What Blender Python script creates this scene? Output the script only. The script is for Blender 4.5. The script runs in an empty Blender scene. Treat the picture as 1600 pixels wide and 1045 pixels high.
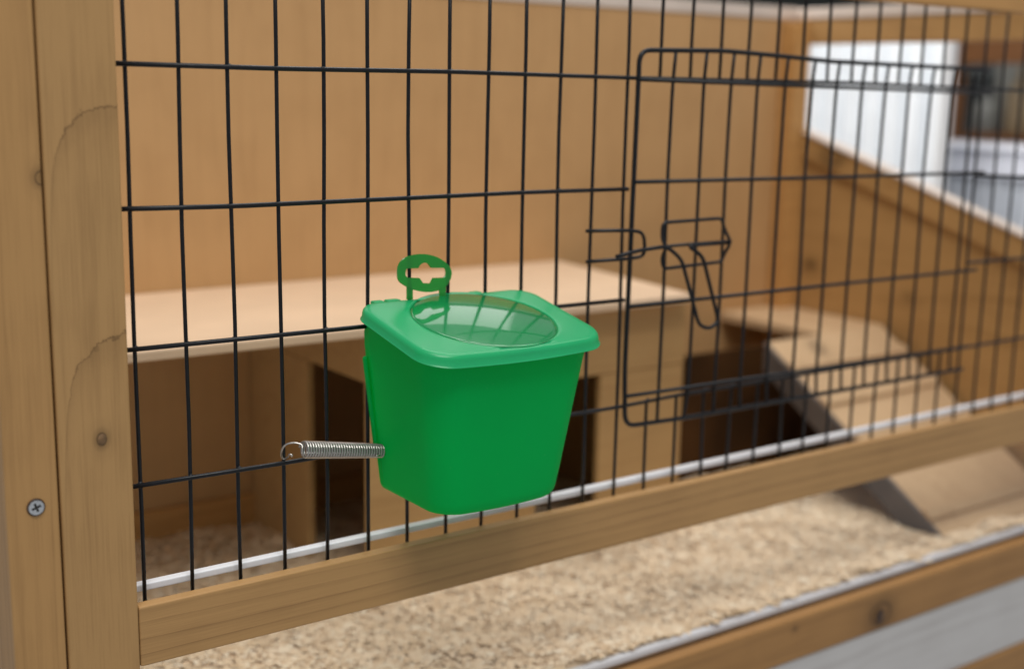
import bpy, bmesh, math, random
from mathutils import Vector, Matrix
random.seed(7)
U = 0.025                      # one mesh cell of the wire front is 25 mm wide; lengths below are in cells
S = bpy.context.scene
COL = S.collection

# ------------------------------------------------------------------ camera
CAM = Vector((-7.89886609, -22.95941604, -0.26982142))
RX = Vector((0.81129664, -0.58431706, 0.01927015))
DN = Vector((-0.09739128, -0.16757672, -0.98103669))
FW = Vector((0.5764657, 0.79403502, -0.19286181))
FPX = 1968.892
cd = bpy.data.cameras.new('camera'); cam = bpy.data.objects.new('camera', cd); COL.objects.link(cam)
up = -DN; bk = -FW
cam.matrix_world = Matrix(((RX.x, up.x, bk.x, CAM.x*U), (RX.y, up.y, bk.y, CAM.y*U), (RX.z, up.z, bk.z, CAM.z*U), (0, 0, 0, 1)))
cd.sensor_width = 36; cd.lens = FPX/1600*36; cd.clip_start = .01; cd.clip_end = 100
cd.dof.use_dof = True; cd.dof.focus_distance = 25.2*U; cd.dof.aperture_fstop = 4.2; cd.dof.aperture_blades = 9
S.camera = cam

# ------------------------------------------------------------------ world and lamps (indoor, cool shop lighting from above, plus one added low fill lamp)
W = bpy.data.worlds.new('World'); S.world = W; W.use_nodes = True
bg = W.node_tree.nodes['Background']; bg.inputs[0].default_value = (.95, .97, 1, 1); bg.inputs[1].default_value = .42
def area(name, loc, target, sx, sy, power, col=(1, .98, .95)):
    l = bpy.data.lights.new(name, 'AREA'); l.shape = 'RECTANGLE'; l.size = sx; l.size_y = sy; l.energy = power; l.color = col
    o = bpy.data.objects.new(name, l); COL.objects.link(o); o.location = loc
    o.rotation_euler = (Vector(target)-Vector(loc)).to_track_quat('-Z', 'Y').to_euler()
    return o
area('ceiling_or_fill_lamp', (.35, -.15, 2.0), (.35, .1, 0), 1.6, .5, 16)
area('ceiling_or_fill_lamp', (-.3, -1.1, 1.9), (.3, .0, -.2), 1.2, .5, 31)
area('ceiling_or_fill_lamp', (1.5, .9, 2.0), (.6, .2, 0), 1.6, .5, 17)
area('ceiling_or_fill_lamp', (1.6, 3.6, 2.1), (.25, 0, 0), 3.2, 1.5, 24)
area('ceiling_or_fill_lamp', (.95, .5, .36), (1.35, .42, .0), .25, 1.0, 2.9)  # low unseen lamp added outside the side wall to brighten sheet and counter
S.view_settings.view_transform = 'Standard'; S.view_settings.look = 'None'
S.view_settings.exposure = 0; S.view_settings.gamma = 1
S.cycles.max_bounces = 10; S.cycles.transparent_max_bounces = 16; S.cycles.transmission_bounces = 8

def at(px, py, axis, val):
    """point of the photograph on the plane axis=val, in cells"""
    d = RX*((px-800)/FPX) + DN*((py-522.5)/FPX) + FW
    i = 'xyz'.index(axis); t = (val-CAM[i])/d[i]
    return CAM + d*t

# ------------------------------------------------------------------ object helpers
def link(name, me, parent=None, base=(0, 0, 0)):
    o = bpy.data.objects.new(name, me); COL.objects.link(o)
    if parent: o.parent = parent
    return o
BASES = {}
def thing(name, label, cat, base, group=None):
    o = bpy.data.objects.new(name, None); COL.objects.link(o)
    o.location = Vector(base)*U; o.empty_display_size = .02
    o['label'] = label; o['category'] = cat
    if group: o['group'] = group
    BASES[o.name] = Vector(base)
    return o
def basis(parent):
    while parent is not None and parent.name not in BASES: parent = parent.parent
    return BASES[parent.name] if parent is not None else Vector((0, 0, 0))
def emit(name, bm, mat, parent=None, smooth=False, kind=None, label=None, bevel=0):
    b = basis(parent)
    for v in bm.verts: v.co = (v.co-b)*U
    bmesh.ops.recalc_face_normals(bm, faces=bm.faces)
    me = bpy.data.meshes.new(name); bm.to_mesh(me); bm.free()
    if smooth:
        for p in me.polygons: p.use_smooth = True
    me.materials.append(mat)
    o = link(name, me, parent)
    if kind: o['kind'] = kind
    if label: o['label'] = label
    if bevel:
        m = o.modifiers.new('bevel', 'BEVEL'); m.width = bevel*U; m.segments = 3; m.limit_method = 'ANGLE'; m.harden_normals = False
    return o
def box(bm, x0, x1, y0, y1, z0, z1):
    vs = [bm.verts.new((x, y, z)) for z in (z0, z1) for y in (y0, y1) for x in (x0, x1)]
    for f in ((0, 1, 3, 2), (4, 6, 7, 5), (0, 4, 5, 1), (2, 3, 7, 6), (0, 2, 6, 4), (1, 5, 7, 3)): bm.faces.new([vs[i] for i in f])
def boxo(name, dims, mat, parent, bevel=.05, **k):
    bm = bmesh.new(); box(bm, *dims); return emit(name, bm, mat, parent, bevel=bevel, **k)
def prism(bm, poly, off):
    """extrude a planar polygon by the vector off"""
    a = [bm.verts.new(p) for p in poly]; b = [bm.verts.new(Vector(p)+Vector(off)) for p in poly]
    n = len(poly); bm.faces.new(a); bm.faces.new(b[::-1])
    for i in range(n): bm.faces.new((a[i], b[i], b[(i+1) % n], a[(i+1) % n]))
def smooth_path(pts, r=.12, n=5, closed=False):
    """round the corners of a polyline"""
    pts = [Vector(p) for p in pts]; out = []; N = len(pts)
    for i, p in enumerate(pts):
        if not closed and i in (0, N-1): out.append(p); continue
        a = pts[i-1]; c = pts[(i+1) % N]; ra = min(r, (a-p).length*.45); rc = min(r, (c-p).length*.45)
        s = p+(a-p).normalized()*ra; e = p+(c-p).normalized()*rc
        for k in range(n+1):
            t = k/n; out.append(s*(1-t)**2+p*2*t*(1-t)+e*t*t)
    return out
def tube(bm, pts, r, seg=8, closed=False):
    pts = [Vector(p) for p in pts]; N = len(pts); rings = []; prev = None
    for i, p in enumerate(pts):
        if closed: t = pts[(i+1) % N]-pts[i-1]
        else: t = pts[min(i+1, N-1)]-pts[max(i-1, 0)]
        t.normalize()
        if prev is None:
            q = Vector((0, 1, 0)) if abs(t.y) < .9 else Vector((1, 0, 0)); nrm = (q-t*q.dot(t)).normalized()
        else: nrm = (prev-t*prev.dot(t)).normalized()
        prev = nrm; b = t.cross(nrm); rr = r[i] if isinstance(r, (list, tuple)) else r
        rings.append([bm.verts.new(p+(nrm*math.cos(a)+b*math.sin(a))*rr) for a in [2*math.pi*k/seg for k in range(seg)]])
    for i in range(N if closed else N-1):
        A = rings[i]; B = rings[(i+1) % N]
        for k in range(seg): bm.faces.new((A[k], A[(k+1) % seg], B[(k+1) % seg], B[k]))
    if not closed: bm.faces.new(rings[0]); bm.faces.new(rings[-1][::-1])

# ------------------------------------------------------------------ materials
def newmat(name):
    m = bpy.data.materials.new(name); m.use_nodes = True; nt = m.node_tree
    return m, nt, nt.nodes['Principled BSDF']
class NB:
    def __init__(s, nt): s.nt = nt
    def n(s, t, **k):
        x = s.nt.nodes.new(t)
        for a, b in k.items():
            if a.startswith('_'): x.inputs[int(a[1:])].default_value = b
            else: setattr(x, a, b)
        return x
    def l(s, a, b): s.nt.links.new(a, b)
    def math(s, op, a, b=None, c=None, clamp=False):
        x = s.nt.nodes.new('ShaderNodeMath'); x.operation = op; x.use_clamp = clamp
        for i, v in enumerate((a, b, c)):
            if v is None: continue
            if hasattr(v, 'default_value'): s.l(v, x.inputs[i])
            else: x.inputs[i].default_value = v
        return x.outputs[0]
    def mix(s, f, a, b, mode='MIX'):
        x = s.nt.nodes.new('ShaderNodeMix'); x.data_type = 'RGBA'; x.blend_type = mode
        for i, v in ((0, f), (6, a), (7, b)):
            if hasattr(v, 'default_value'): s.l(v, x.inputs[i])
            elif isinstance(v, tuple): x.inputs[i].default_value = (*v, 1) if len(v) == 3 else v
            else: x.inputs[i].default_value = v
        return x.outputs[2]
    def ramp(s, f, stops):
        x = s.nt.nodes.new('ShaderNodeValToRGB'); e = x.color_ramp.elements
        while len(e) < len(stops): e.new(.5)
        for el, (p, v) in zip(e, stops):
            el.position = p; el.color = (v, v, v, 1) if not isinstance(v, tuple) else (*v, 1)
        s.l(f, x.inputs[0]); return x.outputs[0]

def wood(name, light, dark, grain='z', freq=1.6, wob=1.4, seed=0., ring=.5, knots=(), rough=.55, blotch=.35, base=(0, 0, 0), stretch=.14, bump=.25, arcs=(), fibre=.5):
    """grain axis along x, y or z; freq growth rings per cell; knots = (x, y, z, radius)"""
    m, nt, P = newmat(name); b = NB(nt)
    tc = b.n('ShaderNodeTexCoord'); mp = b.n('ShaderNodeMapping')
    mp.inputs['Scale'].default_value = (1/U, 1/U, 1/U); mp.inputs['Location'].default_value = base
    b.l(tc.outputs['Object'], mp.inputs[0])
    st = {'x': (stretch, 1, 1), 'y': (1, stretch, 1), 'z': (1, 1, stretch)}[grain]
    m2 = b.n('ShaderNodeMapping'); m2.inputs['Scale'].default_value = st; m2.inputs['Location'].default_value = (seed*3.7, seed*1.3, seed*2.1)
    b.l(mp.outputs[0], m2.inputs[0])
    src = m2.outputs[0]
    kmask = None
    for (kx, ky, kz, kr) in knots:
        sub = b.n('ShaderNodeVectorMath', operation='SUBTRACT'); b.l(mp.outputs[0], sub.inputs[0]); sub.inputs[1].default_value = (kx, ky, kz)
        sc = b.n('ShaderNodeVectorMath', operation='MULTIPLY'); b.l(sub.outputs[0], sc.inputs[0])
        sc.inputs[1].default_value = {'x': (.75, 1, 1), 'y': (1, .75, 1), 'z': (1, 1, .75)}[grain]
        ln = b.n('ShaderNodeVectorMath', operation='LENGTH'); b.l(sc.outputs[0], ln.inputs[0])
        d = b.math('DIVIDE', ln.outputs['Value'], kr)
        kk = b.ramp(b.math('MULTIPLY', d, .25), [(0, .35), (.12, .55), (.19, .35), (.235, 1.0), (.3, .45), (.55, .1), (1, 0)])
        kmask = kk if kmask is None else b.math('MAXIMUM', kmask, kk)
    big = b.n('ShaderNodeTexNoise', _2=.55, _3=2., _4=.5); b.l(src, big.inputs['Vector'])
    sep = b.n('ShaderNodeSeparateXYZ'); b.l(src, sep.inputs[0])
    across = {'x': b.math('ADD', sep.outputs[2], b.math('MULTIPLY', sep.outputs[1], .35)),
              'y': b.math('ADD', sep.outputs[2], b.math('MULTIPLY', sep.outputs[0], .35)),
              'z': b.math('ADD', sep.outputs[0], b.math('MULTIPLY', sep.outputs[1], .35))}[grain]
    ph = b.math('ADD', b.math('MULTIPLY', across, freq), b.math('MULTIPLY', big.outputs[0], wob*4))
    if kmask is not None: ph = b.math('ADD', ph, b.math('MULTIPLY', kmask, 1.1))
    fr = b.math('FRACT', ph)
    rings = b.ramp(fr, [(0, .25), (.12, 0), (.6, .12), (.88, .55), (.955, 1), (1, .25)])
    vary = b.n('ShaderNodeTexNoise', _2=.9, _3=2.); b.l(src, vary.inputs['Vector'])
    rings = b.math('MULTIPLY', rings, b.ramp(vary.outputs[0], [(.3, .15), (.7, 1)]))
    st2 = {'x': (.03, 1, 1), 'y': (1, .03, 1), 'z': (1, 1, .03)}[grain]
    m3 = b.n('ShaderNodeMapping'); m3.inputs['Scale'].default_value = st2; b.l(mp.outputs[0], m3.inputs[0])
    fib = b.n('ShaderNodeTexNoise', _2=26., _3=3., _4=.6); b.l(m3.outputs[0], fib.inputs['Vector'])
    mid = b.n('ShaderNodeTexNoise', _2=5., _3=4., _4=.6); b.l(m3.outputs[0], mid.inputs['Vector'])
    blo = b.n('ShaderNodeTexNoise', _2=.6, _3=4.); b.l(mp.outputs[0], blo.inputs['Vector'])
    f = b.math('MULTIPLY', rings, ring)
    f = b.math('ADD', f, b.math('MULTIPLY', b.math('SUBTRACT', fib.outputs[0], .5), fibre))
    f = b.math('ADD', f, b.math('MULTIPLY', b.math('SUBTRACT', mid.outputs[0], .5), .7))
    f = b.math('ADD', f, b.math('MULTIPLY', b.math('SUBTRACT', blo.outputs[0], .4), blotch*1.4), clamp=True)
    col = b.mix(f, light, dark)
    if kmask is not None: col = b.mix(b.math('MULTIPLY', kmask, .85), col, tuple(c*.22 for c in dark))
    if arcs:       # growth-ring contours running out of the board face
        sp = b.n('ShaderNodeSeparateXYZ'); b.l(mp.outputs[0], sp.inputs[0])
        an = b.n('ShaderNodeTexNoise', _2=3.2, _3=4., _4=.65); b.l(mp.outputs[0], an.inputs['Vector'])
        for (z0, k) in arcs:
            fx = b.math('DIVIDE', k, b.math('ADD', sp.outputs[0], 1.66))
            d = b.math('ADD', b.math('SUBTRACT', sp.outputs[2], z0), fx)
            d = b.math('ADD', d, b.math('MULTIPLY', b.math('SUBTRACT', an.outputs[0], .5), .55))
            d = b.math('ADD', b.math('MULTIPLY', d, .5), .5, clamp=True)
            msk = b.ramp(d, [(0, 0), (.25, .06), (.47, .22), (.493, .8), (.503, .05), (.53, 0)])
            col = b.mix(msk, col, tuple(c*.6 for c in dark))
    b.l(col, P.inputs['Base Color'])
    P.inputs['Roughness'].default_value = rough; P.inputs['Specular IOR Level'].default_value = .35
    bp = b.n('ShaderNodeBump'); bp.inputs['Strength'].default_value = bump; bp.inputs['Distance'].default_value = .0006
    b.l(b.math('ADD', b.math('MULTIPLY', fib.outputs[0], .6), rings), bp.inputs['Height']); b.l(bp.outputs[0], P.inputs['Normal'])
    return m
def plain(name, col, rough=.5, metal=0, spec=.5, noise=0, scale=30, bump=0):
    m, nt, P = newmat(name); b = NB(nt)
    P.inputs['Roughness'].default_value = rough; P.inputs['Metallic'].default_value = metal; P.inputs['Specular IOR Level'].default_value = spec
    tc = b.n('ShaderNodeTexCoord'); n = b.n('ShaderNodeTexNoise', _2=float(scale), _3=4.); b.l(tc.outputs['Object'], n.inputs['Vector'])
    c = b.mix(b.ramp(n.outputs[0], [(.3, 0), (.7, 1)]), tuple(x*(1-noise) for x in col), tuple(min(1, x*(1+noise)) for x in col))
    b.l(c, P.inputs['Base Color'])
    if bump:
        bp = b.n('ShaderNodeBump'); bp.inputs['Strength'].default_value = bump; bp.inputs['Distance'].default_value = .0004
        b.l(n.outputs[0], bp.inputs['Height']); b.l(bp.outputs[0], P.inputs['Normal'])
    return m

HB = Vector((-2.6, -.4, -19.0))          # base point of the hutch
kn = lambda px, py, y, r: tuple(at(px, py, 'y', y))+(r,)
M_post = wood('wood_post', (.435, .242, .088), (.18, .088, .028), 'z', 3.2, .5, 1, .35, [kn(62, 278, -.4, .09)], base=HB, blotch=.3)
M_stile = wood('wood_stile', (.425, .245, .094), (.19, .098, .033), 'z', .6, 1.2, 4.1, .3, [kn(159, 686, -.4, .09)], base=HB, stretch=.1, blotch=.35, arcs=[(-.55, .26), (-4.5, .42)], fibre=.7)
M_rail = wood('wood_rail', (.435, .245, .092), (.18, .088, .029), 'x', 3.4, .6, 3, .5, base=HB, stretch=.07, blotch=.3)
M_low = wood('wood_lower_rail', (.36, .185, .06), (.14, .062, .017), 'x', 2., .9, 4, .4, [kn(1377, 958, -.4, .34), kn(1243, 982, -.4, .06)], base=HB)
M_ply = wood('wood_back_wall', (.51, .30, .13), (.36, .20, .078), 'z', .45, 1.3, 5, .25, fibre=.25, base=HB, rough=.6, blotch=.55)
M_side = wood('wood_side_wall', (.44, .25, .09), (.25, .125, .038), 'y', .5, .9, 6, .5, [(34.2, 12.4, -2.9, .35), (34.2, 13.4, -7.6, .25), (34.2, 8.2, -8.3, .2)], base=HB, rough=.6, blotch=.5)
M_trim = wood('wood_trim', (.50, .265, .088), (.26, .12, .032), 'x', 1.5, .7, 8, .4, base=HB)
M_raw = plain('raw_edge', (.62, .53, .46), .6, noise=.06)
M_white = plain('white_wash', (.62, .61, .59), .55, noise=.05, scale=40)
M_wwood = wood('white_washed_wood', (.55, .53, .51), (.36, .33, .31), 'x', 1.2, 1.2, 2, .5, base=HB)
M_plastic = plain('white_plastic', (.80, .81, .84), .3, noise=.03)
M_wire = plain('black_coated_wire', (.005, .006, .008), .36, spec=.3, noise=.3, scale=400, bump=.15)
M_steel = plain('spring_steel', (.50, .48, .45), .3, metal=1, noise=.1, scale=500)
M_zinc = plain('zinc_screw', (.62, .64, .66), .35, metal=1, noise=.15, scale=900, bump=.2)
M_dark = plain('dark_recess', (.03, .028, .025), .8)

def front_fresnel(b, ior):
    fr = b.n('ShaderNodeFresnel'); fr.inputs[0].default_value = ior
    g_ = b.n('ShaderNodeNewGeometry')
    return b.math('MULTIPLY', fr.outputs[0], b.math('SUBTRACT', 1., g_.outputs['Backfacing']))
def plastic_green(name, col, trans, rough, gloss_col=None, clear=0., glassmix=0., bump=.12, spec=.5):
    m, nt, P = newmat(name); b = NB(nt)
    P.inputs['Roughness'].default_value = rough; P.inputs['Specular IOR Level'].default_value = spec
    P.inputs['Subsurface Weight'].default_value = 0
    tc = b.n('ShaderNodeTexCoord'); n = b.n('ShaderNodeTexNoise', _2=2200., _3=2.); b.l(tc.outputs['Object'], n.inputs['Vector'])
    n2 = b.n('ShaderNodeTexNoise', _2=18., _3=3.); b.l(tc.outputs['Object'], n2.inputs['Vector'])
    c = b.mix(n2.outputs[0], tuple(x*.9 for x in col), tuple(x*1.1 for x in col))
    if spec < .5:
        n3 = b.n('ShaderNodeTexNoise', _2=520., _3=1.); b.l(tc.outputs['Object'], n3.inputs['Vector'])
        c = b.mix(b.ramp(n3.outputs[0], [(.74, 0), (.78, .35)]), c, (.10, .62, .30))
        n4 = b.n('ShaderNodeTexNoise', _2=9., _3=3.); b.l(tc.outputs['Object'], n4.inputs['Vector'])
        b.l(b.math('ADD', rough-.12, b.math('MULTIPLY', n4.outputs[0], .24)), P.inputs['Roughness'])
    b.l(c, P.inputs['Base Color'])
    bp = b.n('ShaderNodeBump'); bp.inputs['Strength'].default_value = bump; bp.inputs['Distance'].default_value = .0001
    b.l(n.outputs[0], bp.inputs['Height']); b.l(bp.outputs[0], P.inputs['Normal'])
    tr = b.n('ShaderNodeBsdfTranslucent'); tr.inputs[0].default_value = (*[min(1, x*1.5) for x in col], 1)
    mx = b.n('ShaderNodeMixShader'); mx.inputs[0].default_value = trans
    b.l(P.outputs[0], mx.inputs[1]); b.l(tr.outputs[0], mx.inputs[2]); out = mx.outputs[0]
    if glassmix:
        tp = b.n('ShaderNodeBsdfTransparent'); tp.inputs[0].default_value = (.10, .58, .16, 1)
        m2 = b.n('ShaderNodeMixShader'); m2.inputs[0].default_value = glassmix
        b.l(out, m2.inputs[1]); b.l(tp.outputs[0], m2.inputs[2]); out = m2.outputs[0]
        gl = b.n('ShaderNodeBsdfGlossy'); gl.inputs['Roughness'].default_value = clear
        m3 = b.n('ShaderNodeMixShader'); b.l(front_fresnel(b, 1.5), m3.inputs[0]); b.l(out, m3.inputs[1]); b.l(gl.outputs[0], m3.inputs[2]); out = m3.outputs[0]
    b.l(out, nt.nodes['Material Output'].inputs[0])
    return m
M_body = plastic_green('green_plastic_body', (.0, .56, .155), .6, .5, spec=.2)
M_lid = plastic_green('green_plastic_lid', (.02, .50, .20), .42, .3, spec=.6)
M_win = plastic_green('green_clear_window', (.01, .46, .17), .55, .2, clear=.025, glassmix=.2, bump=0)
M_tab = plastic_green('green_plastic_tab', (.03, .46, .08), .5, .25, clear=.06, glassmix=.5, bump=0)

def acrylic():
    m, nt, P = newmat('clear_acrylic'); b = NB(nt); nt.nodes.remove(P)
    tp = b.n('ShaderNodeBsdfTransparent'); tp.inputs[0].default_value = (.97, .97, .97, 1)
    gl = b.n('ShaderNodeBsdfGlossy'); gl.inputs['Roughness'].default_value = .06
    mx = b.n('ShaderNodeMixShader'); b.l(front_fresnel(b, 1.45), mx.inputs[0]); b.l(tp.outputs[0], mx.inputs[1]); b.l(gl.outputs[0], mx.inputs[2])
    b.l(mx.outputs[0], nt.nodes['Material Output'].inputs[0]); return m
M_acr = acrylic()

# ------------------------------------------------------------------ the hutch: frame
hutch = thing('rabbit_hutch', 'large brown wooden rabbit hutch with black wire front and clear lower panel', 'hutch', HB)
FY = -.4
boxo('corner_post', (-2.58, -1.66, FY-.03, 1.6, -20.5, 4.6), M_post, hutch, .06)
stile = boxo('frame_stile', (-1.62, -.27, FY, -.02, -20.4, 4.5), M_stile, hutch, .045)
boxo('frame_rail', (-.255, 46, FY+.02, -.10, -11.47, -10.24), M_rail, hutch, .035, label='middle rail below the wire front')
boxo('frame_rail', (-.255, 46, FY, -.10, 2.17, 3.5), M_trim, hutch, .05, label='top rail above the wire front')
boxo('frame_rail', (-.255, 46, FY+.02, .02, -16.38, -15.06), M_low, hutch, .06, label='lower rail with a dark knot')
boxo('base_board', (-.255, 46, FY+.06, .02, -18.84, -16.41), M_wwood, hutch, .05, label='pale grey board under the lower rail')
boxo('base_rail', (-.255, 46, FY, .02, -20.4, -18.87), M_low, hutch, .05)
# knot pieces proud in the wood, screw
def knot_plug(px, py, r, mat, parent):
    c = at(px, py, 'y', FY-.004); bm = bmesh.new()
    n = 20; c0 = bm.verts.new(c+Vector((0, -.022, 0))); prev = []
    for k, rr in enumerate((.45, .8, 1.0)):
        prev.append([bm.verts.new(c+Vector((math.cos(a)*r*rr*(1+.06*math.sin(3*a)), -.02*(1-rr**3), math.sin(a)*r*rr*1.2))) for a in [2*math.pi*i/n for i in range(n)]])
    for i in range(n):
        j = (i+1) % n; bm.faces.new((c0, prev[0][i], prev[0][j]))
        for k in (0, 1): bm.faces.new((prev[k][i], prev[k+1][i], prev[k+1][j], prev[k][j]))
    return emit('knot', bm, mat, parent, smooth=True)
M_knot = plain('knot_wood', (.16, .088, .036), .6, noise=.5, scale=260, bump=.5)
M_knot2 = plain('knot_wood_dark', (.055, .026, .011), .55, noise=.6, scale=120, bump=.5)
knot_plug(160, 686, .085, M_knot, stile)
knot_plug(1375, 962, .20, M_knot2, bpy.data.objects['frame_rail.002'])

def plate_with_hole(bm, outer, holes, off):
    """planar plate with holes: outer/holes are lists of Vectors, off = extrusion"""
    loops = [outer]+holes; off = Vector(off)
    for s in (0, 1):
        es = []
        for lp in loops:
            vs = [bm.verts.new(Vector(p)+off*s) for p in lp]
            es += [bm.edges.new((vs[i], vs[(i+1) % len(vs)])) for i in range(len(vs))]
        bmesh.ops.triangle_fill(bm, use_beauty=True, edges=es)
    for lp in loops:
        n = len(lp)
        a = [bm.verts.new(Vector(p)) for p in lp]; b = [bm.verts.new(Vector(p)+off) for p in lp]
        for i in range(n): bm.faces.new((a[i], b[i], b[(i+1) % n], a[(i+1) % n]))
    bmesh.ops.remove_doubles(bm, verts=bm.verts, dist=1e-5)
sc = at(57, 793, 'y', FY-.075); r = .135; ang = math.radians(20)
def rot(u, v): return sc+Vector((u*math.cos(ang)-v*math.sin(ang), 0, u*math.sin(ang)+v*math.cos(ang)))
w_, l_ = .022, .085
cross = [(w_, w_), (l_, w_), (l_, -w_), (w_, -w_), (w_, -l_), (-w_, -l_), (-w_, -w_), (-l_, -w_), (-l_, w_), (-w_, w_), (-w_, l_), (w_, l_)]
post = bpy.data.objects['corner_post']
bm = bmesh.new(); plate_with_hole(bm, [rot(r*math.cos(a), r*math.sin(a)) for a in [2*math.pi*k/32 for k in range(32)]], [[rot(u, v) for u, v in cross]], (0, .03, 0))
emit('screw', bm, M_zinc, post)
bm = bmesh.new(); prism(bm, [rot(u*1.05, v*1.05)+Vector((0, .024, 0)) for u, v in cross], (0, .01, 0)); emit('screw_recess', bm, M_dark, post)
bm = bmesh.new(); tube(bm, [rot(r*1.1*math.cos(a), r*1.1*math.sin(a))+Vector((0, .035, 0)) for a in [2*math.pi*k/32 for k in range(32)]], .018, 6, True); emit('screw_hole', bm, M_knot2, post)

# clear lower panel with white edge strips
acr = boxo('clear_panel', (-.2, 46, .3, .38, -14.85, -10.12), M_acr, hutch, 0)
boxo('edge_strip', (-.2, 46, .2, .42, -10.18, -10.03), M_plastic, acr, .03)
boxo('edge_strip', (-.2, 46, .18, .42, -15.05, -14.86), M_plastic, acr, .03)

# walls
back = boxo('back_wall', (-2.5, 34.4, 15.0, 15.35, -16, 2.72), M_ply, hutch, 0)
boxo('skirting_strip', (-2.2, 34.35, 14.75, 14.99, -15.0, -13.8), M_trim, back, .05)
boxo('top_strip', (-2.5, 34.4, 14.95, 15.4, 2.74, 3.25), M_raw, back, .03)
boxo('corner_batten', (33.45, 34.38, 14.1, 14.98, -15, 2.6), M_trim, hutch, .05)
bm = bmesh.new()
side_poly = [(34.42, 15.3, -15.5), (34.42, 15.3, -1.5), (34.42, -.0, -6.3), (34.42, -.0, -15.5)]
prism(bm, side_poly, (.35, 0, 0)); side = emit('side_wall', bm, M_side, hutch, label='right side wall with a sloping top edge')
bm = bmesh.new(); prism(bm, [(34.18, 14.0, -2.02), (34.18, 14.0, -3.0), (34.18, .4, -7.25), (34.18, .4, -6.27)], (.235, 0, 0)); emit('sloping_batten', bm, M_side, side, bevel=.03)
bm = bmesh.new(); prism(bm, [(34.1, 14.0, -1.99), (34.1, .2, -6.3), (34.1, .2, -6.20), (34.1, 14.0, -1.89)], (.75, 0, 0)); emit('edge_strip', bm, M_raw, side)
boxo('side_top_rail', (34.2, 34.9, -.05, 14.95, 1.72, 2.72), M_side, hutch, .05)
boxo('top_strip', (34.15, 34.95, .0, 14.9, 2.74, 3.2), M_raw, bpy.data.objects['side_top_rail'], .03)
boxo('corner_batten', (33.9, 34.8, .0, .9, -15.5, 1.7), M_trim, hutch, .05, label='front right corner batten')
boxo('hutch_floor', (-2.3, 34.4, .5, 15, -15.6, -15.3), M_trim, hutch, 0)

# ------------------------------------------------------------------ wire front
R_V, R_H = .042, .049
def vwire(i, z0, z1, x=None):
    x = i if x is None else x
    pts = []; n = 7; ph = random.uniform(0, 6.28); am = random.uniform(.008, .028); sl = random.uniform(-.025, .025)
    for k in range(n+1):
        z = z0+(z1-z0)*k/n
        pts.append((x+am*math.sin(ph+z*.75)+sl*(z+5)/6, random.uniform(-.004, .004), z))
    bm = bmesh.new(); tube(bm, pts, R_V, 8); return emit('vertical_wire', bm, M_wire, hutch, smooth=True)
for i in range(0, 40):
    if 13 <= i <= 25:
        vwire(i, 0.0, 2.4); vwire(i, -10.5, -7.98)
    elif i == 12: vwire(i, -10.5, 2.4, 12.0)
    else: vwire(i, -10.5, 2.4)
def weld(bm, c, r):
    q = bmesh.ops.create_icosphere(bm, subdivisions=1, radius=r)
    for v in q['verts']: v.co = Vector((v.co.x*random.uniform(.9, 1.3), v.co.y*.9, v.co.z*random.uniform(.7, 1.0)))+c
def hwire(pts, r=R_H, name='horizontal_wire', parent=None, y=-.085):
    bm = bmesh.new(); tube(bm, smooth_path([(p[0], p[2] if len(p) > 2 else y, p[1]) for p in pts], .5, 4), r, 8)
    x0, x1 = pts[0][0], min(pts[-1][0], 30)
    for i in range(max(0, math.ceil(x0)), int(x1)+1):
        for p, q in zip(pts, pts[1:]):
            if p[0] <= i <= q[0]: weld(bm, Vector((i+random.uniform(-.02, .02), y+.045, p[1]+(q[1]-p[1])*(i-p[0])/(q[0]-p[0])+random.uniform(-.01, .03))), .055); break
    return emit(name, bm, M_wire, parent or hutch, smooth=True)
hwire([(-.6, .0), (3, -.02), (7, .01), (12, -.02), (20, .0), (26, -.07), (28.2, -.1), (40, -.12)])
hwire([(-.6, -2.60), (2, -2.64), (6, -2.62), (9, -2.60), (12.05, -2.62)])
hwire([(-.6, -5.24), (4, -5.27), (8, -5.28), (12.05, -5.30)])
hwire([(-.6, -7.90), (3, -7.95), (8, -7.93), (12, -7.98), (14, -7.93), (20, -7.95), (26, -7.97), (29.5, -7.97), (40, -8.0)])
hwire([(25.9, -2.62), (28.6, -2.76), (40, -2.8)])
hwire([(25.9, -5.30), (29, -5.34), (40, -5.4)])
# ------------------------------------------------------------------ wire door
DY = -.21
door = None
bm = bmesh.new()
tube(bm, smooth_path([(26.12, -.06, .44), (26.0, DY+.05, .49), (18.9, DY, .54), (16.8, DY, .63), (14.9, DY, .69), (12.14, DY, .62), (12.14, DY, -.1), (12.1, DY, -3), (12.05, DY, -7), (12.12, DY, -8.46), (14.1, DY, -8.52), (26.0, DY+.05, -8.62), (26.12, -.06, -8.66)], .34, 6), .06, 8)
door = emit('wire_door', bm, M_wire, hutch, smooth=True, label='black wire door with rounded corners')
bars = [13.27, 14.30, 15.24, 16.18, 17.2, 18.23, 19.2, 20.25, 21.25, 22.28, 23.30, 24.3, 25.3]
for k, x in enumerate(bars):
    b_ = x+random.uniform(-.03, .03)
    pts = [(x+.03, DY, .66 if x < 18 else .52), (x, DY+.04, -.1), (b_-.02, DY+.05, -2.5), (x+random.uniform(-.03, .03), DY+.05, -5.4), (x-.03, DY+.05, -7.9), (x+(-.22 if k == 1 else -.03), DY, -8.54)]
    if k in (0, 2): pts[-1] = (x-.08, DY, -8.54)
    bm = bmesh.new(); tube(bm, smooth_path(pts, .5, 4), .043, 8); emit('door_bar', bm, M_wire, door, smooth=True)
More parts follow.
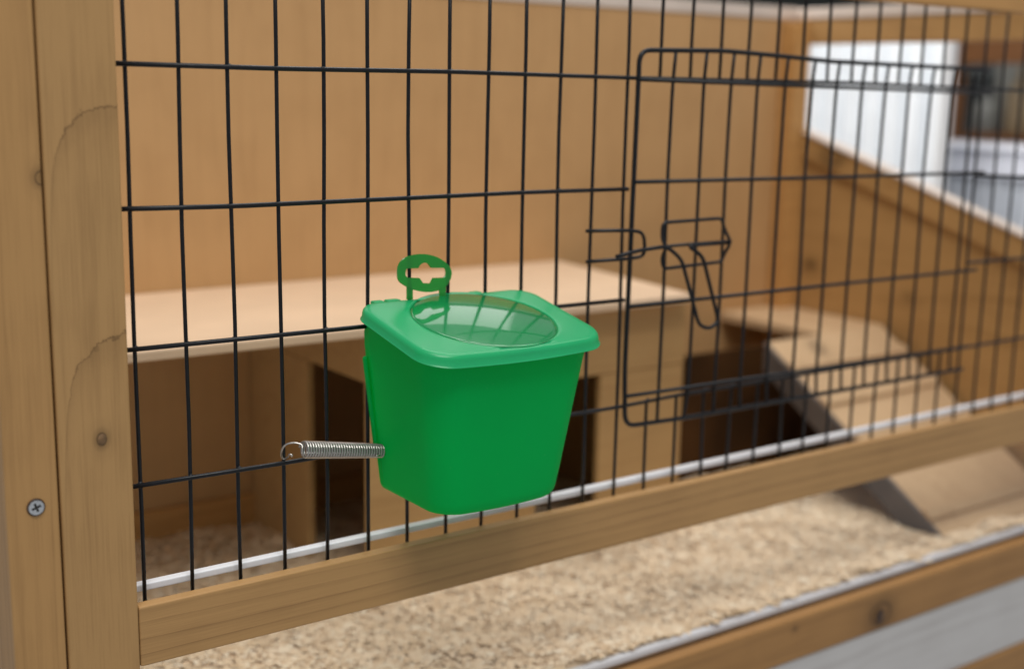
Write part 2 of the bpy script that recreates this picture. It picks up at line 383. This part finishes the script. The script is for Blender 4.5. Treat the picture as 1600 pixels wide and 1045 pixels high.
for z0, z1, x0, x1 in ((-.05, -.20, 12.12, 26.1), (-2.44, -2.54, 12.1, 26.05), (-5.44, -5.50, 12.05, 26.1), (at(972, 620, 'y', DY-.06).z, at(1500, 543, 'y', DY-.06).z, 12.05, 26.0)):
    bm = bmesh.new(); tube(bm, [(x0, DY-.06, z0), ((x0+x1)/2, DY-.065, (z0+z1)/2+random.uniform(-.02, .02)), (x1, DY-.06, z1)], .05, 8); emit('door_bar', bm, M_wire, door, smooth=True)
# latch
LY = -.36
A = lambda px, py, y=LY: tuple(at(px, py, 'y', y))
bm = bmesh.new(); tube(bm, smooth_path([A(916, 361, -.1), A(985, 360, -.3), A(1006, 363), A(1008, 400), A(985, 404, -.3), A(916, 409, -.1)], .22, 5), .045, 8); emit('latch_catch', bm, M_wire, hutch, smooth=True)
bm = bmesh.new()
tube(bm, smooth_path([A(1036, 348), A(1128, 341), A(1131, 356), A(1142, 379, -.55), A(1131, 398), A(1127, 409), A(1036, 420), A(1034, 402), A(1041, 388, -.5), A(1034, 372)], .14, 5, True), .045, 8, True); emit('latch_frame', bm, M_wire, door, smooth=True)
bm = bmesh.new()
tube(bm, smooth_path([A(963, 401, -.42), A(1000, 391, -.42), A(1042, 385, -.5), A(1065, 405, -.62), A(1092, 508, -.72), A(1108, 514, -.74), A(1123, 503, -.72), A(1098, 400, -.62), A(1074, 384, -.5), A(1139, 379, -.42)], .2, 5), .05, 8); emit('latch_bolt', bm, M_wire, door, smooth=True)
bm = bmesh.new(); tube(bm, [A(1030, 386, -.40), A(1085, 381, -.41), A(1142, 377, -.40)], .042, 8); emit('latch_rod', bm, M_wire, door, smooth=True)

# ------------------------------------------------------------------ green feeder
LS = .2; Z0 = -4.75; CX = 6.86
lidz = lambda y: Z0+LS*y
feeder = thing('pet_feeder', 'green plastic pet feeder with round clear window hung on the wire', 'feeder', (CX, 0, -8.9))
def outline(w, yb, yf, rb, rf, bow, n=9):
    """closed plan outline, counter-clockwise from the back left corner"""
    P = []
    def arc(cx, cy, r, a0, a1):
        for k in range(n+1):
            a = math.radians(a0+(a1-a0)*k/n); P.append((cx+r*math.cos(a), cy+r*math.sin(a)))
    arc(-w+rb, yb-rb, rb, 90, 180); arc(-w+rf, yf+rf, rf, 180, 270); arc(w-rf, yf+rf, rf, 270, 360); arc(w-rb, yb-rb, rb, 0, 90)
    # subdivide the straights
    Q = []
    for i, p in enumerate(P):
        q = P[(i+1) % len(P)]; Q.append(p); L = math.hypot(q[0]-p[0], q[1]-p[1]); m = int(L/.16)
        for k in range(1, m+1): Q.append((p[0]+(q[0]-p[0])*k/(m+1), p[1]+(q[1]-p[1])*k/(m+1)))
    out = []
    for x, y in Q:
        t = min(1, max(0, (yb-y)/(yb-yf)))
        out.append((x, y-bow*t*t*math.cos(min(1, abs(x)/w)*math.pi/2)))
    return out
# lid
O = outline(2.26, -.06, -3.08, .5, .62, .16); N = len(O)
WC = (.05, -1.55); WR = 1.55
def circ(p, rad):
    a = math.atan2((p[1]-WC[1]), (p[0]-WC[0])); return (WC[0]+rad*math.cos(a), WC[1]+rad*math.sin(a))
def inset(p, d):
    c = (0, -1.55); dx, dy = p[0]-c[0], p[1]-c[1]; L = math.hypot(dx, dy); k = (L-d)/L; return (c[0]+dx*k, c[1]+dy*k)
bm = bmesh.new(); loops = []
def addloop(f, dz): loops.append([bm.verts.new((CX+q[0], q[1], lidz(q[1])+dz)) for q in [f(p) for p in O]])
addloop(lambda p: inset(p, .055), -.245)
addloop(lambda p: inset(p, -.01), -.25)
addloop(lambda p: inset(p, -.02), -.24)
addloop(lambda p: inset(p, -.012), -.23)
addloop(lambda p: inset(p, .012), -.215)
addloop(lambda p: inset(p, .022), -.10)
addloop(lambda p: inset(p, .036), -.055)
addloop(lambda p: inset(p, .065), -.022)
addloop(lambda p: inset(p, .11), -.004)
addloop(lambda p: inset(p, .24), .0)
for t, dz in ((.5, .006), (.9, .012)): addloop(lambda p: tuple(inset(p, .24)[k]*(1-t)+circ(p, WR+.04)[k]*t for k in (0, 1)), dz)
addloop(lambda p: circ(p, WR+.03), .012)
addloop(lambda p: circ(p, WR+.0), .0)
addloop(lambda p: circ(p, WR+.0), -.05)
addloop(lambda p: circ(p, WR+.06), -.05)
for t, dz in ((.4, -.04),): addloop(lambda p: tuple(inset(p, .24)[k]*t+circ(p, WR+.04)[k]*(1-t) for k in (0, 1)), dz)
addloop(lambda p: inset(p, .24), -.06)
addloop(lambda p: inset(p, .13), -.09)
addloop(lambda p: inset(p, .075), -.2)
for a, b2 in zip(loops, loops[1:]+loops[:1]):
    for i in range(N): bm.faces.new((a[i], a[(i+1) % N], b2[(i+1) % N], b2[i]))
lid = emit('lid', bm, M_lid, feeder, smooth=True)
# window: shallow moulded disk
DOME = .125
bm = bmesh.new(); rr = [0, .2, .4, .6, .8, .95, 1.0]; n = 64; top = []
def wz(q): return DOME*(1-q*q)-.004
for dz in (0, -.035):
    L = []
    for q in rr[1:]:
        L.append([bm.verts.new((CX+WC[0]+WR*.999*q*math.cos(a), WC[1]+WR*.999*q*math.sin(a), lidz(WC[1]+WR*q*math.sin(a))+wz(q)+dz)) for a in [2*math.pi*k/n for k in range(n)]])
    c0 = bm.verts.new((CX+WC[0], WC[1], lidz(WC[1])+wz(0)+dz))
    for i in range(n):
        bm.faces.new((c0, L[0][i], L[0][(i+1) % n]))
        for a, b2 in zip(L, L[1:]): bm.faces.new((a[i], b2[i], b2[(i+1) % n], a[(i+1) % n]))
    top.append(L[-1])
for i in range(n): bm.faces.new((top[0][i], top[1][i], top[1][(i+1) % n], top[0][(i+1) % n]))
emit('lid_window', bm, M_win, lid, smooth=True)
# hooks at the back of the lid
for x0, x1 in ((-1.75, -1.50), (.75, 1.0), (-1.42, -1.1)):
    z = lidz(-.05); boxo('hook', (CX+x0, CX+x1, -.10, .10, z-.14, z-.01), M_lid, lid, .03)
# body
def body_ring(t):
    w = 2.07-.47*t; yf = -2.93+.42*t; rf = .62-.04*t; P = []
    n = 10
    P.append((-w, -.05)); 
    for k in range(1, 9): P.append((-w, -.05+(yf+rf+.05)*k/9))
    for k in range(n+1):
        a = math.radians(180+90*k/n); P.append((-w+rf+rf*math.cos(a), yf+rf+rf*math.sin(a)))
    for k in range(1, 14): P.append((-w+rf+(2*w-2*rf)*k/14, yf))
    for k in range(n+1):
        a = math.radians(270+90*k/n); P.append((w-rf+rf*math.cos(a), yf+rf+rf*math.sin(a)))
    for k in range(8, -1, -1): P.append((w, -.05+(yf+rf+.05)*k/9))
    out = []
    P = [(x*(1-.09*max(0, 1-t*6)*(y+.5)/.45) if y > -.5 else x, y) for x, y in P]
    for x, y in P:
        q = min(1, max(0, -y/-yf)) if yf else 0
        out.append((x, y-.14*q*q*math.cos(min(1, abs(x)/w)*math.pi/2)))
    return out
bm = bmesh.new(); L = []; ZB = -8.77
for t in [k/14 for k in range(14)]+[.965]:
    L.append([bm.verts.new((CX+x, y, (lidz(y)-.07)*(1-t)+(ZB+.06*y*0)*t+(.03 if t > .9 else 0))) for x, y in body_ring(t)])
base = body_ring(1.0); RB = .30
for k in range(1, 6):
    a = math.pi/2*k/5; s = 1-RB*.42*(1-math.cos(a)); L.append([bm.verts.new((CX+x*s, y*s+(-.05)*(1-s), ZB+.08-RB*.85*math.sin(a)+.0)) for x, y in base])
for s in (.7, .4, .1): L.append([bm.verts.new((CX+x*s, y*s, ZB+.08-RB*.85)) for x, y in base])
for a, b2 in zip(L, L[1:]):
    for i in range(len(a)-1): bm.faces.new((a[i], a[i+1], b2[i+1], b2[i]))
body = emit('feeder_body', bm, M_body, feeder, smooth=True)
sm = body.modifiers.new('wall', 'SOLIDIFY'); sm.thickness = .055*U; sm.offset = -1
# flange where the body rests on the wire
for s in (-1, 1):
    bm = bmesh.new(); x0 = 2.10; x1 = 2.10-.50*.82
    poly = [(CX+s*(x0-.14), -.03, -5.9), (CX+s*(x0-.08), -.03, -5.95), (CX+s*(x1+.06), -.03, -7.98), (CX+s*(x1-.02), -.03, -8.12)]
    prism(bm, poly, (0, -.12, 0)); emit('side_flange', bm, M_body, body, bevel=.02)
# hanging tab with euro slot
TY = -.17
g = lambda L: [at(560+x/4, 380+y/4, 'y', TY) for x, y in L]
def catmull(P, n=4):
    out = []; N = len(P)
    for i in range(N):
        p0, p1, p2, p3 = P[i-1], P[i], P[(i+1) % N], P[(i+2) % N]
        for k in range(n):
            t = k/n; out.append(.5*((2*p1)+(p2-p0)*t+(2*p0-5*p1+4*p2-p3)*t*t+(3*p1-p0-3*p2+p3)*t**3))
    return out
outer = catmull(g([(247, 190), (258, 130), (310, 84), (400, 68), (480, 82), (545, 120), (580, 165), (580, 215), (550, 268), (500, 296), (430, 306), (345, 292), (290, 265), (255, 235)]))
hole = g([(305, 158), (375, 157), (384, 140), (398, 127), (416, 122), (436, 128), (448, 142), (458, 155), (535, 155), (547, 164), (550, 185), (547, 206), (535, 216), (470, 218), (460, 235), (452, 252), (405, 250), (395, 234), (382, 218), (308, 216), (297, 204), (294, 188), (297, 170)])
bm = bmesh.new(); plate_with_hole(bm, outer, [hole], (0, .05, 0)); tab = emit('hanging_tab', bm, M_tab, feeder)
for q in ([(306, 272), (342, 288), (342, 352), (306, 352)], [(508, 293), (548, 272), (546, 340), (514, 340)]):
    bm = bmesh.new(); prism(bm, [p+Vector((0, .006, 0)) for p in g(q)], (0, .038, 0)); emit('tab_strut', bm, M_tab, tab)
# spring hooked to the wire
SY = -.42
a = at(474, 702, 'y', SY); b_ = at(597, 704, 'y', SY+.1); turns = 31; pts = []; seg = 16
ax = (b_-a).normalized(); e1 = Vector((0, 1, 0)); e1 = (e1-ax*e1.dot(ax)).normalized(); e2 = ax.cross(e1)
for k in range(turns*seg+1):
    t = k/(turns*seg); rad = .166-.035*t**1.5
    th = 2*math.pi*k/seg; pts.append(a+(b_-a)*t+(e1*math.cos(th)+e2*math.sin(th))*rad)
bm = bmesh.new(); tube(bm, pts, .0225, 6); spring = emit('spring', bm, M_steel, feeder, smooth=True)
q = lambda px, py, y: tuple(at(px, py, 'y', y))
bm = bmesh.new(); tube(bm, smooth_path([q(475, 714, SY-.1), q(472, 703, SY-.16), q(473, 695, SY-.1), q(462, 691, SY), q(447, 693, SY+.1), q(440, 702, SY+.2), q(439, 712, SY+.36), q(443, 718, SY+.40), q(450, 714, SY+.2), q(452, 709, SY), q(457, 711, SY-.05), q(455, 713, SY)], .1, 4), .020, 6)
emit('spring_hook', bm, M_steel, spring, smooth=True)
bm = bmesh.new(); tube(bm, smooth_path([q(588, 712, SY-.1), q(596, 712, SY), q(606, 704, SY+.1), q(612, 700, SY+.2)], .1, 4), .020, 6)
emit('spring_hook', bm, M_steel, spring, smooth=True)

# ------------------------------------------------------------------ inside: shelf house
M_mdf = plain('pale_board', (.70, .50, .33), .55, noise=.04, scale=25)
M_house = wood('wood_house', (.47, .285, .115), (.30, .16, .055), 'x', .8, .9, 11, .4, base=(9, 7, -15), rough=.6)
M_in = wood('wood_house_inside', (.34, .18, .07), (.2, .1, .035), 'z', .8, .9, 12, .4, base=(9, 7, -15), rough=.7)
house = thing('hideout_house', 'brown wooden hideout with dark doorways and pale flat roof inside the hutch', 'hideout', (9, 7, -15.2))
bm = bmesh.new(); prism(bm, [(-2.2, 6.7, -7.05), (20.7, 6.4, -7.05), (21.75, 14.97, -7.05), (-2.2, 14.97, -7.05)], (0, 0, .27)); roof = emit('roof_board', bm, M_mdf, house, bevel=.05)
fx0, fx1 = 8.95, 21.0
boxo('front_board', (fx0, fx1, 7.0, 7.25, -9.2, -7.06), M_house, house, .04, label='wide upper front board')
boxo('front_board', (fx0, 14.9, 7.02, 7.25, -15.2, -9.21), M_house, house, .04, label='front board left of the doorway')
boxo('front_board', (17.4, fx1-.01, 7.02, 7.25, -15.2, -9.21), M_house, house, .04, label='front board right of the doorway')
bm = bmesh.new()
boxo('side_board', (fx0, fx0+.25, 7.26, 14.9, -8.5, -7.06), M_house, house, .04, label='upper left side board')
boxo('side_board', (fx0+.01, fx0+.25, 10.8, 14.9, -15.2, -8.51), M_house, house, .04, label='left side board behind the doorway')
boxo('side_board', (fx1-.26, fx1-.01, 7.26, 14.9, -15.2, -7.06), M_house, house, .04, label='right side board')
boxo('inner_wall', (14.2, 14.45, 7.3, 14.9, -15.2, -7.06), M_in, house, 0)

# ramp
M_ramp = wood('wood_ramp', (.60, .41, .235), (.40, .25, .125), 'y', .5, .8, 14, .3, [(29.6, 8.4, -9.9, .25)], base=(27.4, .5, -15), rough=.6)
ramp = thing('pet_ramp', 'pale wooden ramp with cleats sloping down to the shavings at the right', 'ramp', (27.4, .6, -14.9))
def rz(y): return -14.9+.62*(y-.55)
YR = 9.2
bm = bmesh.new(); prism(bm, [(27.4, .9, rz(.9)), (27.4, YR, rz(YR)), (27.4, YR, rz(YR)-.35), (27.4, .9, rz(.9)-.35)], (6.7, 0, 0)); emit('ramp_board', bm, M_ramp, ramp, bevel=.04)
for y in (1.6, 4.7, 6.3, 7.9):
    bm = bmesh.new(); z = rz(y); prism(bm, [(27.3, y-.18, rz(y-.18)+.003), (27.3, y+.18, rz(y+.18)+.003), (27.3, y+.10, rz(y+.18)+.16), (27.3, y-.22, rz(y-.18)+.16)], (6.7, 0, 0)); emit('cleat', bm, M_ramp, ramp, bevel=.02)
boxo('landing_board', (30.6, 34.3, YR+.02, 14.9, rz(YR)-.38, rz(YR)-.02), M_ramp, ramp, .04)
boxo('shade_panel', (21.6, 34.2, 10.2, 10.4, -15.1, rz(YR)-.42), plain('shade_brown', (.05, .022, .007), .9, noise=.5, spec=.1, scale=12), ramp, 0)  # added near-black board, its colour stands in for the shade under the landing
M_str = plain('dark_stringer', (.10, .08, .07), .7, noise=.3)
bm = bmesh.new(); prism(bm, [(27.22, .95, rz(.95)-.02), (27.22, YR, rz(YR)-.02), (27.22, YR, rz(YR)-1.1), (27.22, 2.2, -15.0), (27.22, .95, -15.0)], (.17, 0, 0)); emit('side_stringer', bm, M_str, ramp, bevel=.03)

# ------------------------------------------------------------------ bedding of wood shavings
def shavings():
    m, nt, P = newmat('wood_shavings'); b = NB(nt)
    g_ = b.n('ShaderNodeNewGeometry')
    c = b.ramp(g_.outputs['Random Per Island'], [(0, (.74, .54, .33)), (.3, (.85, .66, .44)), (.7, (.90, .72, .50)), (1, (.95, .82, .62))])
    b.l(c, P.inputs['Base Color']); P.inputs['Roughness'].default_value = .7
    return m
M_shav = shavings()
M_bed = plain('shavings_bed', (.86, .66, .44), .8, noise=.1, scale=160, bump=.5)
def hgt(x, y): return -14.82+.10*math.sin(x*.9+y*.4)*math.sin(y*.8-x*.2)+.06*math.sin(x*2.3+1)*math.sin(y*2.1)
bm = bmesh.new(); NX, NY = 92, 37; V = [[bm.verts.new((-2.2+36.5*i/NX, .40+14.5*j/NY, hgt(-2.2+36.5*i/NX, .40+14.5*j/NY))) for i in range(NX+1)] for j in range(NY+1)]
V.insert(0, [bm.verts.new((v.co.x, .385, -15.25)) for v in V[0]]); NY += 1
for j in range(NY):
    for i in range(NX): bm.faces.new((V[j][i], V[j][i+1], V[j+1][i+1], V[j+1][i]))
def wood_flakes(bm, n):
    for _ in range(n):
        x = random.uniform(-2, 34.2); y = .40+14.35*random.random()**1.35; z = hgt(x, y)+random.uniform(.01, .09)
        a = random.uniform(0, 6.28); big = 1.9 if random.random() < .12 else 1; l = random.uniform(.05, .19)*big; w = random.uniform(.025, .08)*big; ti = random.uniform(-.16, .16); tj = random.uniform(-.16, .16); cu = random.uniform(-.02, .05)
        u = Vector((math.cos(a), math.sin(a), ti)).normalized()*l; v = Vector((-math.sin(a), math.cos(a), tj)).normalized()*w; c = Vector((x, y, z))
        k = [bm.verts.new(c+p) for p in (-u-v, -u+v, Vector((0, 0, cu))+v, Vector((0, 0, cu))-v, u+v, u-v)]
        bm.faces.new((k[0], k[3], k[2], k[1])); bm.faces.new((k[3], k[5], k[4], k[2]))
bed = emit('bedding_bed', bm, M_bed, None, smooth=True, kind='stuff')
bed['label'] = 'dense tan bed of wood shavings under the loose flakes'; bed['category'] = 'bedding'
bm = bmesh.new(); wood_flakes(bm, 52000)
for v in bm.verts: v.co = v.co*U
me = bpy.data.meshes.new('wood_shavings'); bm.to_mesh(me); bm.free(); me.materials.append(M_shav)
sh = link('wood_shavings', me); sh['kind'] = 'stuff'; sh['label'] = 'loose pale wood shavings spread over the hutch floor'; sh['category'] = 'bedding'

# ------------------------------------------------------------------ things behind the hutch, out of focus
M_corr = plain('white_sheet', (.84, .87, .90), .45, noise=.03)
M_brown = wood('brown_cabinet', (.15, .06, .018), (.08, .03, .009), 'z', .6, .8, 21, .4, base=(58, 26, -8), rough=.5)
M_glassd = plain('dark_glass', (.05, .055, .05), .12, noise=.5, scale=6)
M_bottle = plain('grey_goods', (.20, .20, .18), .4, noise=.3, scale=8)
def corrugated(name, x, y0, y1, z0, z1, pitch, depth, mat, parent):
    prof = []; y = y0; k = 0
    while y < y1:
        for dy, dx in ((0, 0), (.38, 0), (.5, depth), (.88, depth)): prof.append((x+dx, y+dy*pitch))
        y += pitch
    prof.append((x, y)); bm = bmesh.new()
    a = [bm.verts.new((p[0], p[1], z0)) for p in prof]; b = [bm.verts.new((p[0], p[1], z1)) for p in prof]
    for i in range(len(prof)-1): bm.faces.new((a[i], a[i+1], b[i+1], b[i]))
    o = emit(name, bm, mat, parent); s = o.modifiers.new('t', 'SOLIDIFY'); s.thickness = .12*U; return o
wp = thing('corrugated_screen', 'white corrugated sheet seen through the side opening of the hutch', 'screen', (50, 25, -18))
corrugated('sheet', 50, 18.7, 36, -18, 3.0, 1.4, .7, M_corr, wp)
boxo('end_frame', (49.8, 50.6, 18.3, 18.68, -18, 3.1), plain('pale_frame', (.72, .72, .72), .4), wp, .03)
cab = thing('display_cabinet', 'dark brown display cabinet with a glass front behind the white counter', 'cabinet', (60, 20, -18))
boxo('cabinet_post', (59.6, 60.6, 24.6, 27, -18, 3.2), M_brown, cab, .06)
boxo('cabinet_top', (59.7, 60.5, 4, 24.55, 1.6, 3.2), M_brown, cab, .06)
boxo('cabinet_back', (63.5, 64, 4, 24.55, -18, 3.1), M_bottle, cab, .02)
boxo('glass_pane', (60.4, 60.45, 4, 24.5, -2.5, 1.6), M_acr, cab, 0)
boxo('cabinet_shelf', (60.6, 63.4, 4, 24.5, -2.9, -2.5), M_brown, cab, .05)
for k in range(3):
    y = 24.0-k*2.3; h = random.uniform(2.2, 4.0)
    bm = bmesh.new(); n = 16; c = Vector((62, y, -2.48)); prof = [(.0, 0), (.8, 0), (.85, .1), (.85, h*.6), (.7, h*.72), (.3, h*.85), (.3, h), (0, h)]
    R_ = [[bm.verts.new(c+Vector((r*math.cos(a), r*math.sin(a), z))) for a in [2*math.pi*i/n for i in range(n)]] for r, z in prof[1:-1]]
    for a, b2 in zip(R_, R_[1:]):
        for i in range(n): bm.faces.new((a[i], a[(i+1) % n], b2[(i+1) % n], b2[i]))
    bm.faces.new(R_[0]); bm.faces.new(R_[-1])
    o = emit('jar', bm, [M_bottle, plain('tan_goods', (.24, .17, .09), .5, noise=.3, scale=9)][k % 2], None, smooth=True)
    o['category'] = 'jar'; o['group'] = 'jars in the cabinet'; o['label'] = ['leftmost grey jar on the cabinet shelf beside the brown post', 'tan jar between two grey jars on the cabinet shelf', 'rightmost grey jar on the cabinet shelf'][k]
ctr = thing('white_counter', 'glossy white counter with ribbed front seen at the far right', 'counter', (54, 15, -18))
boxo('counter_top', (53.5, 58.5, 2, 24, -3.2, -2.9), plain('white_gloss', (.80, .82, .90), .18, noise=.03), ctr, .08)
boxo('counter_fascia', (53.8, 54.1, 2, 24, -4.6, -3.21), plain('white_fascia', (.75, .77, .85), .3, noise=.05), ctr, .05)
corrugated('counter_front', 54.0, 2, 24, -18, -4.61, .9, .3, plain('ribbed_grey', (.52, .55, .60), .4, noise=.1), ctr)
ds = thing('dark_shelving', 'dark grey store shelving far behind the top of the hutch', 'shelving', (40, 60, -18))
boxo('shelf_back', (-20, 260, 60, 61, -18, 30), plain('dark_shelf_paint', (.045, .05, .045), .7, noise=.4, scale=4), ds, 0)
for z in (2, 9, 16): boxo('shelf_board', (-20, 260, 54, 59.9, z, z+.6), plain('shelf_grey', (.10, .11, .10), .6), ds, .05)
